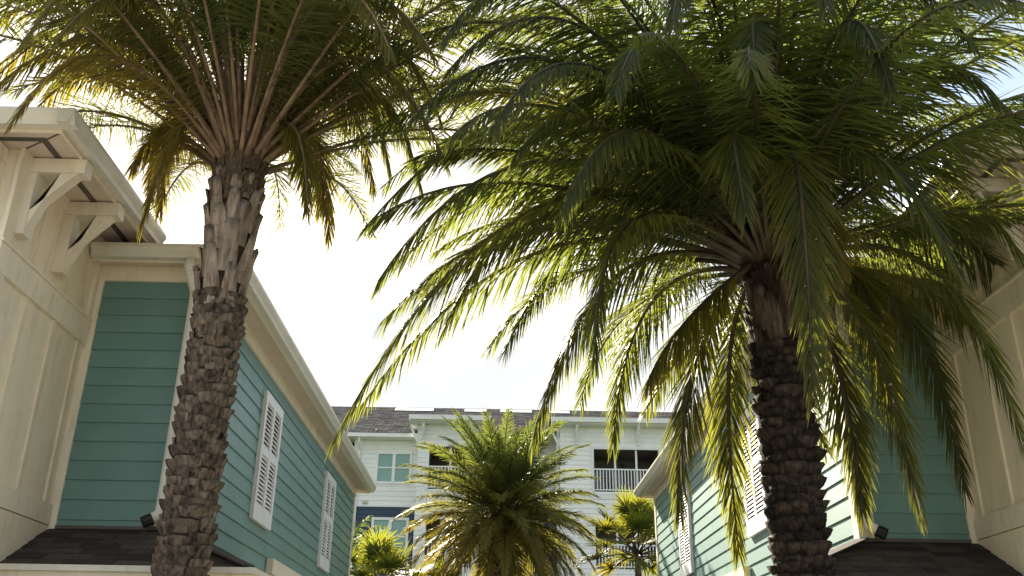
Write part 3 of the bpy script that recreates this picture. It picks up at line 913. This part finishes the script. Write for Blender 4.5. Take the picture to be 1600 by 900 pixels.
def make_trunk(palm, x, y, r0, zc, z_plate, z_top, pitch, per_row, seed, z_low=2.1, bark='bark', flare=0.042, boot='boot', fibre='fibre'):
    rr = random.Random(seed)
    # core, swelling at the base and under the crown
    k = 20
    m = MB()
    zs = [0, 0.25, 0.8, 1.6, z_plate, z_plate + 0.3, (z_plate + z_top) / 2, z_top - 0.1, z_top + 0.25, z_top + 0.55]
    rs = [r0 * 1.35, r0 * 1.12, r0 * 1.0, r0 * 0.99, r0 * 0.98, r0 * 1.03, r0 * 1.04, r0 * 1.02, r0 * 0.70, r0 * 0.25]
    m.tube([(x, y, z) for z in zs], rs, k)
    m.build("trunk", M['core'], palm, True)
    vars_ = [boot_mesh(w, pitch * 1.22, flare * f, 100 + i, r0, M[bark]) for i, (w, f) in enumerate(((0.17, 1.0), (0.20, 1.1), (0.22, 0.9), (0.18, 0.75), (0.21, 1.25), (0.19, 0.9)))]
    low = MB()
    z, row = 0.12, 0
    while z < z_plate + 0.03:
        ph = row * 2.39996 + rr.uniform(-0.1, 0.1)
        for i in range(per_row):
            a = ph + i * 2 * math.pi / per_row + rr.uniform(-0.09, 0.09)
            zz = z + rr.uniform(-0.012, 0.012) + 0.018 * math.sin(a * 1.0 + row)
            me = rr.choice(vars_)
            sc_ = rr.uniform(0.9, 1.12)
            loc = (x + r0 * math.cos(a), y + r0 * math.sin(a), zz)
            if z >= z_low:
                place("leaf_base", me, palm, loc, (0, 0, a), (rr.uniform(0.75, 1.3), sc_, rr.uniform(0.9, 1.15)))
            else:
                ca, sa = math.cos(a), math.sin(a)
                low.add([(loc[0] + v.co.x * ca - v.co.y * sa, loc[1] + v.co.x * sa + v.co.y * ca, loc[2] + v.co.z) for v in me.vertices],
                        [tuple(p.vertices) for p in me.polygons])
        z += pitch
        row += 1
    lo = low.build("lower_bark", M[bark], palm, True)
    lo["kind"] = "stuff"
    pv = [plate_mesh(w, h, 300 + i, r0, M[boot]) for i, (w, h) in enumerate(((0.15, 0.40), (0.18, 0.46), (0.13, 0.34), (0.16, 0.42)))]
    z = z_plate - 0.10
    row = 0
    while z < z_top - 0.62:
        for i in range(7):
            a = row * 0.45 + i * 2 * math.pi / 7 + rr.uniform(-0.1, 0.1)
            place("cut_petiole", rr.choice(pv), palm, (x + r0 * math.cos(a), y + r0 * math.sin(a), z + rr.uniform(-0.09, 0.09)), (rr.uniform(-0.09, 0.09), 0, a),
                  (1, rr.uniform(0.85, 1.2), rr.uniform(0.85, 1.1)))
        z += 0.21
        row += 1
    while z < z_top - 0.16:                                 # shorter stubs standing in the fibre under the crown
        for i in range(5):
            a = row * 0.62 + i * 2 * math.pi / 5 + rr.uniform(-0.25, 0.25)
            place("cut_petiole", rr.choice(pv), palm, (x + r0 * math.cos(a), y + r0 * math.sin(a), z + rr.uniform(-0.08, 0.05)), (rr.uniform(-0.1, 0.1), 0, a),
                  (1, rr.uniform(0.6, 0.95), rr.uniform(0.45, 0.75)))
        z += 0.15
        row += 1
    # fibre collar: ragged sheets under the crown
    fb = MB()
    for i in range(260):
        a = rr.uniform(0, 2 * math.pi)
        z0 = rr.uniform(z_top - 0.45, z_top + 0.10)
        rr0 = r0 * 1.04 + rr.uniform(0, 0.03)
        h = rr.uniform(0.06, 0.20)
        w = rr.uniform(0.03, 0.12) / r0
        tilt = rr.uniform(-0.25, 0.25)
        fl = rr.uniform(-0.01, 0.035)
        q = []
        for (aa, zz, dr) in ((a - w / 2, z0, 0.002), (a + w / 2, z0, 0.002), (a + w / 2 + tilt * w, z0 + h, fl), (a - w / 3 + tilt * w, z0 + h * rr.uniform(0.8, 1.1), fl)):
            q.append((x + (rr0 + dr) * math.cos(aa), y + (rr0 + dr) * math.sin(aa), zz))
        fb.add(q, [(0, 1, 2, 3)])
    fb.build("fibre_collar", M[fibre], palm)["kind"] = "stuff"
    # loose hairs sticking out of the fibre
    hb = MB()
    for i in range(120):
        a = rr.uniform(0, 2 * math.pi)
        z0 = rr.uniform(z_plate + 0.1, z_top + 0.05)
        p = Vector((x + r0 * 1.05 * math.cos(a), y + r0 * 1.05 * math.sin(a), z0))
        d = Vector((math.cos(a + rr.uniform(-0.8, 0.8)), math.sin(a + rr.uniform(-0.8, 0.8)), rr.uniform(-0.6, 0.9)))
        L = rr.uniform(0.05, 0.14)
        hb.tube([p, p + d * L * 0.5, p + d * L + Vector((0, 0, -0.02))], [0.0025, 0.002, 0.001], 3)
    hb.build("loose_fibres", M[fibre], palm)["kind"] = "stuff"


def pix(u, v, y):
    """point at depth y (metres ahead) that the photograph shows at pixel (u, v)"""
    d = RM @ _n(np.array([u - 800.0, 450.0 - v, -1474.0]))
    return np.array([0, 0, 1.6]) + d * (y / d[1])


GA = 2.39996

# ---- left palm, seen from below: long bare petioles fanning upwards
LX, LY, LZ = -2.185, 6.85, 5.55
pl = thing("date_palm", (LX, LY, 0), "tall date palm on the left, pale petioles fanning out from its trunk top", "palm tree", "date palms")
make_trunk(pl, LX, LY, 0.168, 5.5, 4.42, 5.62, 0.076, 6, 5)
def radial(x, y, z, az, r):
    return np.array([x + r * math.cos(az), y + r * math.sin(az), z])
hero_l = [  # mid pixel, depth; tip pixel, depth; age; dead tip
    ((300, 176), 6.75, (222, 352), 6.6, 0.7, 0.6),
    ((285, 190), 7.1, (205, 262), 7.2, 0.6, 0.6),

    ((268, 214), 7.4, (236, 300), 7.7, 0.70, 0.6),
    ((482, 205), 7.2, (515, 372), 7.6, 0.55, 0.3),
    ((455, 195), 6.7, (480, 330), 6.5, 0.45, 0.3),
    ((190, 62), 6.5, (-40, 165), 6.1, 0.65, 0.6),
    ((200, 20), 7.2, (-30, 130), 7.6, 0.60, 0.5),
    ((180, 90), 6.0, (20, 190), 5.6, 0.70, 0.6),
    ((530, 110), 7.0, (610, 270), 7.4, 0.40, 0.3),
    ((560, 50), 6.6, (690, 190), 6.7, 0.35, 0.3),
    ((520, 150), 7.5, (585, 300), 8.0, 0.45, 0.3),
    ((580, -20), 6.9, (760, 60), 7.0, 0.3, 0.3),
    ((545, 60), 7.2, (650, 170), 7.7, 0.3, 0.3),
    ((500, 40), 7.6, (590, 150), 8.4, 0.3, 0.3),
    ((560, 130), 6.8, (660, 300), 7.0, 0.35, 0.3),
    ((470, 90), 7.4, (540, 210), 8.2, 0.35, 0.3),
    ((500, 0), 5.9, (610, 80), 5.2, 0.3, 0.3),
    ((300, 30), 7.6, (190, 120), 8.3, 0.4, 0.4),
    ((540, 10), 6.2, (680, 90), 5.7, 0.3, 0.3),
    ((550, 90), 6.4, (700, 260), 6.3, 0.3, 0.3),
    ((150, -40), 6.4, (-80, 40), 6.0, 0.45, 0.4),
    ((190, 110), 7.2, (30, 200), 7.6, 0.65, 0.5),
    ((230, 70), 7.6, (70, 150), 8.3, 0.55, 0.4),
    ((170, 40), 7.0, (-30, 150), 7.2, 0.55, 0.5),
    ((130, -10), 6.8, (-120, 120), 6.8, 0.5, 0.5),
    ((120, -70), 7.2, (-110, 10), 7.6, 0.4, 0.4),
    ((240, 10), 6.0, (90, 60), 5.3, 0.4, 0.4),
    ((290, 150), 7.0, (250, 330), 7.2, 0.6, 0.5),
    ((470, 180), 7.3, (500, 330), 7.9, 0.5, 0.4),
    ((170, 0), 6.9, (-70, 90), 7.0, 0.5, 0.5),
    ((210, -30), 5.9, (40, 60), 5.2, 0.4, 0.4),
]
for mp_, ym, tp_, yt, ag, dt in hero_l:
    pm, p1 = pix(*mp_, ym), pix(*tp_, yt)
    az = math.atan2(p1[1] - LY, p1[0] - LX)
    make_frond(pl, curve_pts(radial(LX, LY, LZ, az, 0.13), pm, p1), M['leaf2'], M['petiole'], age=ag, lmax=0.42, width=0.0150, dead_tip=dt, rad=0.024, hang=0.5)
N = 96
for i in range(N):
    t = i / (N - 1)
    az = i * GA + 0.4
    el = R(34 + 50 * t + rng.uniform(-6, 6))
    L = rng.uniform(2.7, 3.5)
    bend = R(rng.uniform(42, 80) * (1 - 0.4 * t))
    p0 = radial(LX, LY, LZ + 0.02 + 0.32 * t, az, 0.165 * (1 - 0.7 * t))
    make_frond(pl, arc_pts(p0, az, el, L, bend, sway=rng.uniform(-0.15, 0.15)), M['leaf'], M['petiole'], age=max(0.05, 0.42 - 0.42 * t + rng.uniform(-0.05, 0.1)),
               lmax=rng.uniform(0.42, 0.50), dead_tip=0.25, roll=rng.uniform(-0.35, 0.35), rad=0.0185, bare=rng.uniform(0.22, 0.32), per=105, width=0.0135, grav=rng.uniform(0.0, 0.35), spread=2.0)

# ---- right palm: low dark crown of drooping fronds
RX, RY, RZ = 2.02, 6.40, 4.52
pr = thing("date_palm", (RX, RY, 0), "date palm on the right, trunk dark in the shade, with a wide drooping crown", "palm tree", "date palms")
make_trunk(pr, RX, RY, 0.162, 4.4, 3.88, 4.70, 0.074, 6, 9, z_low=2.1, bark='bark_shaded', flare=0.056, boot='boot_shaded', fibre='fibre_shaded')
hero_r = [
    ((850, 322), 5.9, (520, 690), 6.5, 0.35, 0.45),
    ((838, 395), 6.9, (560, 640), 7.4, 0.30, 0.35),
    ((870, 250), 5.6, (590, 440), 5.6, 0.25, 0.3),
    ((880, 185), 5.9, (575, 350), 5.8, 0.25, 0.25),
    ((905, 110), 5.6, (640, 190), 5.0, 0.22, 0.25),
    ((940, 60), 5.4, (700, 110), 4.8, 0.20, 0.2),
    ((955, 345), 7.3, (788, 550), 7.9, 0.30, 0.3),
    ((965, 430), 6.6, (832, 690), 6.8, 0.40, 0.4),
    ((1020, 470), 7.2, (958, 692), 7.6, 0.40, 0.4),
    ((1000, 340), 5.6, (930, 560), 5.2, 0.30, 0.45),
    ((1090, 560), 6.3, (1062, 800), 6.2, 0.55, 0.55),
    ((1140, 560), 7.2, (1155, 868), 7.2, 0.60, 0.55),
    ((1300, 545), 6.9, (1348, 800), 6.8, 0.55, 0.5),
    ((1345, 500), 6.5, (1437, 805), 6.5, 0.55, 0.4),
    ((1400, 470), 7.0, (1507, 765), 7.1, 0.40, 0.4),
    ((1455, 420), 6.3, (1605, 720), 6.2, 0.35, 0.3),
    ((1490, 370), 6.8, (1680, 600), 7.2, 0.30, 0.3),
    ((1238, 235), 5.2, (1272, 620), 4.95, 0.45, 0.6),
    ((1150, 210), 5.1, (1165, 330), 4.5, 0.25, 0.4),
    ((1330, 232), 5.4, (1500, 430), 5.0, 0.28, 0.35),
    ((1440, 100), 5.6, (1660, 330), 5.3, 0.25, 0.35),
    ((1420, 250), 6.0, (1640, 470), 5.9, 0.30, 0.4),
    ((1020, 210), 5.2, (880, 330), 4.6, 0.25, 0.3),
    ((1060, 90), 5.0, (960, 150), 4.3, 0.2, 0.25),
    ((1300, 60), 5.0, (1390, 140), 4.3, 0.2, 0.3),
    ((1225, 560), 7.4, (1290, 700), 8.0, 0.45, 0.4),
    ((1120, 470), 7.6, (1010, 640), 8.6, 0.40, 0.3),
    ((1268, 330), 5.7, (1300, 425), 5.4, 1.1, 1.0),
    ((1330, 420), 6.9, (1395, 640), 7.0, 0.95, 0.9),
    ((1075, 500), 6.1, (1010, 600), 5.9, 0.95, 0.9),
    ((900, 270), 6.6, (610, 420), 7.0, 0.30, 0.3),
    ((870, 110), 7.2, (600, 200), 8.0, 0.25, 0.3),
    ((850, 200), 6.9, (600, 290), 7.4, 0.25, 0.3),
    ((890, 20), 5.4, (690, 70), 4.7, 0.2, 0.3),
    ((960, 120), 5.2, (770, 200), 4.5, 0.25, 0.4),
    ((870, 340), 6.4, (600, 500), 6.4, 0.35, 0.3),
    ((860, 150), 6.4, (545, 230), 6.6, 0.25, 0.3),
    ((870, 60), 6.2, (560, 110), 6.2, 0.25, 0.3),
    ((880, -20), 6.0, (590, 10), 5.8, 0.25, 0.3),
    ((900, 20), 6.8, (620, 60), 7.4, 0.25, 0.3),
    ((960, -60), 6.0, (740, 20), 5.4, 0.2, 0.3),
    ((930, 230), 7.2, (700, 330), 8.0, 0.25, 0.3),
    ((900, 300), 6.3, (690, 520), 6.3, 0.30, 0.3),
    ((1010, 150), 5.6, (800, 250), 5.0, 0.25, 0.3),
    ((1400, -20), 6.0, (1640, 60), 5.8, 0.25, 0.3),
    ((1440, 40), 6.6, (1680, 160), 6.9, 0.25, 0.3),
    ((1420, 170), 6.6, (1660, 260), 7.2, 0.25, 0.3),
    ((1380, 330), 7.2, (1560, 560), 7.9, 0.35, 0.3),
    ((1340, 10), 5.4, (1520, 70), 4.7, 0.2, 0.3),
    ((1180, 60), 5.2, (1180, 130), 4.2, 0.2, 0.3),
    ((1110, -10), 5.0, (1050, 40), 4.1, 0.2, 0.3),
    ((1250, -40), 5.0, (1290, 10), 4.1, 0.2, 0.3),
]
for mp_, ym, tp_, yt, ag, dt in hero_r:
    pm, p1 = pix(*mp_, ym), pix(*tp_, yt)
    az = math.atan2(p1[1] - RY, p1[0] - RX)
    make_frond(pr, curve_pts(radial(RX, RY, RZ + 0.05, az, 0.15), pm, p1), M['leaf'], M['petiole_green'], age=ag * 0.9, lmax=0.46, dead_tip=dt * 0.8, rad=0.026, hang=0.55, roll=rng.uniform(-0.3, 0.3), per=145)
N = 70
for i in range(N):
    t = i / (N - 1)
    az = i * GA + 1.1
    el = R(14 + 66 * t + rng.uniform(-5, 5))
    L = rng.uniform(2.5, 3.15)
    bend = R(rng.uniform(62, 92) * (1 - 0.35 * t))
    p0 = radial(RX, RY, RZ + 0.05 + 0.34 * t, az, 0.165 * (1 - 0.7 * t))
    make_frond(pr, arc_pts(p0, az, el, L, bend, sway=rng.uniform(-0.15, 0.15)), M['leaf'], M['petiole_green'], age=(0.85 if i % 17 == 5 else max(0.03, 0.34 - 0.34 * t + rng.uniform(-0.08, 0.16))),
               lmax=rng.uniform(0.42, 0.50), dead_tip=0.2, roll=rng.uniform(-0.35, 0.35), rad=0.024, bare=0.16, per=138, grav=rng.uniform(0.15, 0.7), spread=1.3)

# ---- palm in the middle, beyond the houses
CX, CY, CZ = 0.12, 21.0, 5.10
pc = thing("date_palm", (CX, CY, 0), "smaller sunlit date palm in the middle, before the apartment building", "palm tree", "date palms")
make_trunk(pc, CX, CY, 0.21, 5.2, 4.60, 5.20, 0.10, 6, 13, z_low=3.7)
N = 112
for i in range(N):
    t = i / (N - 1)
    az = i * GA + 0.2
    el = R(-46 + 126 * t ** 0.9 + rng.uniform(-5, 5))
    L = rng.uniform(2.05, 2.45) * (0.96 + 0.02 * t)
    bend = R(rng.uniform(42, 70) * (1 - 0.35 * t))
    p0 = radial(CX, CY, CZ - 0.05 + 0.36 * t, az, 0.17 * (1 - 0.7 * t))
    west = max(0.0, -math.cos(az))
    ag = max(0.05, 0.55 - 0.62 * t + rng.uniform(-0.06, 0.12) + 0.22 * west * (t < 0.45))
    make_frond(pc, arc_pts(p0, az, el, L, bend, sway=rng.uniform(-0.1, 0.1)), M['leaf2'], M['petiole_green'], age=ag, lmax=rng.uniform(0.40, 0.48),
               dead_tip=0.25 + 0.3 * (t < 0.3), roll=rng.uniform(-0.3, 0.3), rad=0.024, bare=0.10, per=110, width=0.019, hang=0.2, grav=rng.uniform(0.05, 0.3), spread=1.4)


# ---- fan palms
def fan_leaf(palm, p0, az, el, plen, blen, bend, age, nseg=46, mat='fan'):
    off = np.array(wloc(palm))
    pts = arc_pts(p0, az, el, plen, bend, n=9, power=1.3) - off
    m = MB().tube([Vector(p) for p in pts], list(np.linspace(0.016, 0.009, 9)), 5)
    fr = place("fan_leaf", mesh_of("fan_leaf", m.v, m.f, M['petiole_green'], True), palm, off)
    T = unit(pts[-1] - pts[-2])
    S0 = unit(np.cross(T, UP) + 1e-6)
    Nn = np.cross(S0, T)
    th = np.linspace(-2.35, 2.35, nseg) + nrng.normal(0, 0.02, nseg)
    D = np.cos(th)[:, None] * T + np.sin(th)[:, None] * S0
    cone = 0.18 + 0.30 * np.abs(np.sin(th)) + nrng.normal(0, 0.05, nseg)
    D = unit(D + Nn * cone[:, None])
    Wd = unit(-np.sin(th)[:, None] * T + np.cos(th)[:, None] * S0)
    Wd = unit(Wd - D * np.sum(Wd * D, 1)[:, None])
    L = blen * (0.72 + 0.28 * np.cos(th * 0.62)) * nrng.uniform(0.9, 1.08, nseg)
    B = np.repeat(pts[-1][None, :], nseg, 0)
    lm = blades(B, D, Wd, np.cross(D, Wd), L, np.full(nseg, 0.036), np.full(nseg, 0.22) * nrng.uniform(0.5, 1.6, nseg),
                np.clip(age + nrng.normal(0, 0.08, nseg), 0, 1), np.clip(0.25 + nrng.normal(0, 0.2, nseg), 0, 1), M[mat], "blade", fold=0.25)
    place("blade", lm, fr, off)


def fan_palm(x, y, zc, n, blen, label, seed, trunk_r=0.11, el0=-15, el1=85, plen=0.75):
    rr = random.Random(seed)
    p = thing("fan_palm", (x, y, 0), label, "palm tree", "fan palms behind the houses")
    m = MB().tube([(x, y, 0), (x, y, 0.5), (x, y, zc * 0.6), (x, y, zc - 0.05), (x, y, zc + 0.15)], [trunk_r * 1.3, trunk_r, trunk_r * 0.9, trunk_r * 0.95, trunk_r * 0.4], 12)
    m.build("trunk", M['bark'], p, True)
    for i in range(n):
        t = i / (n - 1)
        az = i * GA + rr.uniform(-0.2, 0.2)
        el = R(el0 + (el1 - el0) * t)
        fan_leaf(p, radial(x, y, zc + 0.1 * t, az, 0.06), az, el, plen * rr.uniform(0.8, 1.2), blen * rr.uniform(0.85, 1.1), R(30 * (1 - t)), 0.35 * (1 - t) + rr.uniform(0, 0.2))
    return p


fp = fan_palm(3.02, 20.6, 4.32, 26, 0.66, "slender fan palm standing beside the sunlit house wall on the right", 3, trunk_r=0.075)
hb = MB()
for i in range(26):                                         # dry flower stalks
    p0 = Vector((3.05, 20.65, 4.5))
    a = rng.uniform(-0.6, 1.4)
    d = Vector((math.cos(a) * 0.55, math.sin(a) * 0.4, rng.uniform(0.5, 0.9)))
    q = p0 + d * rng.uniform(0.7, 1.0)
    hb.tube([p0, p0 + d * 0.5 + Vector((0, 0, 0.1)), q, q + Vector((rng.uniform(0, 0.2), 0, -0.12))], [0.006, 0.005, 0.004, 0.002], 4)
hb.build("flower_stalk", M['petiole'], fp)
fan_palm(-2.45, 20.6, 3.42, 20, 0.62, "low bright green fan palm at the far end of the left house", 4, trunk_r=0.10, el0=0)
fan_palm(-1.45, 22.4, 3.25, 18, 0.62, "low fan palm between the left house and the middle palm", 6, trunk_r=0.10, el0=0)
# dark feather palm in the shade against the navy wall
dp = thing("areca_palm", (-3.9, 25.5, 0), "dark feathery palm against the navy wall behind the left house", "palm tree")
MB().tube([(-3.9, 25.5, 0), (-3.9, 25.5, 2.0), (-3.88, 25.5, 4.7)], [0.10, 0.08, 0.07], 10).build("trunk", M['bark'], dp, True)
for i in range(20):
    t = i / 19
    az = i * GA
    make_frond(dp, arc_pts((-3.88, 25.5, 4.7), az, R(5 + 70 * t), rng.uniform(1.3, 1.7), R(70), n=14), M['leaf'], M['petiole_green'], age=0.05, lmax=0.32, per=40, rad=0.016, bare=0.15)
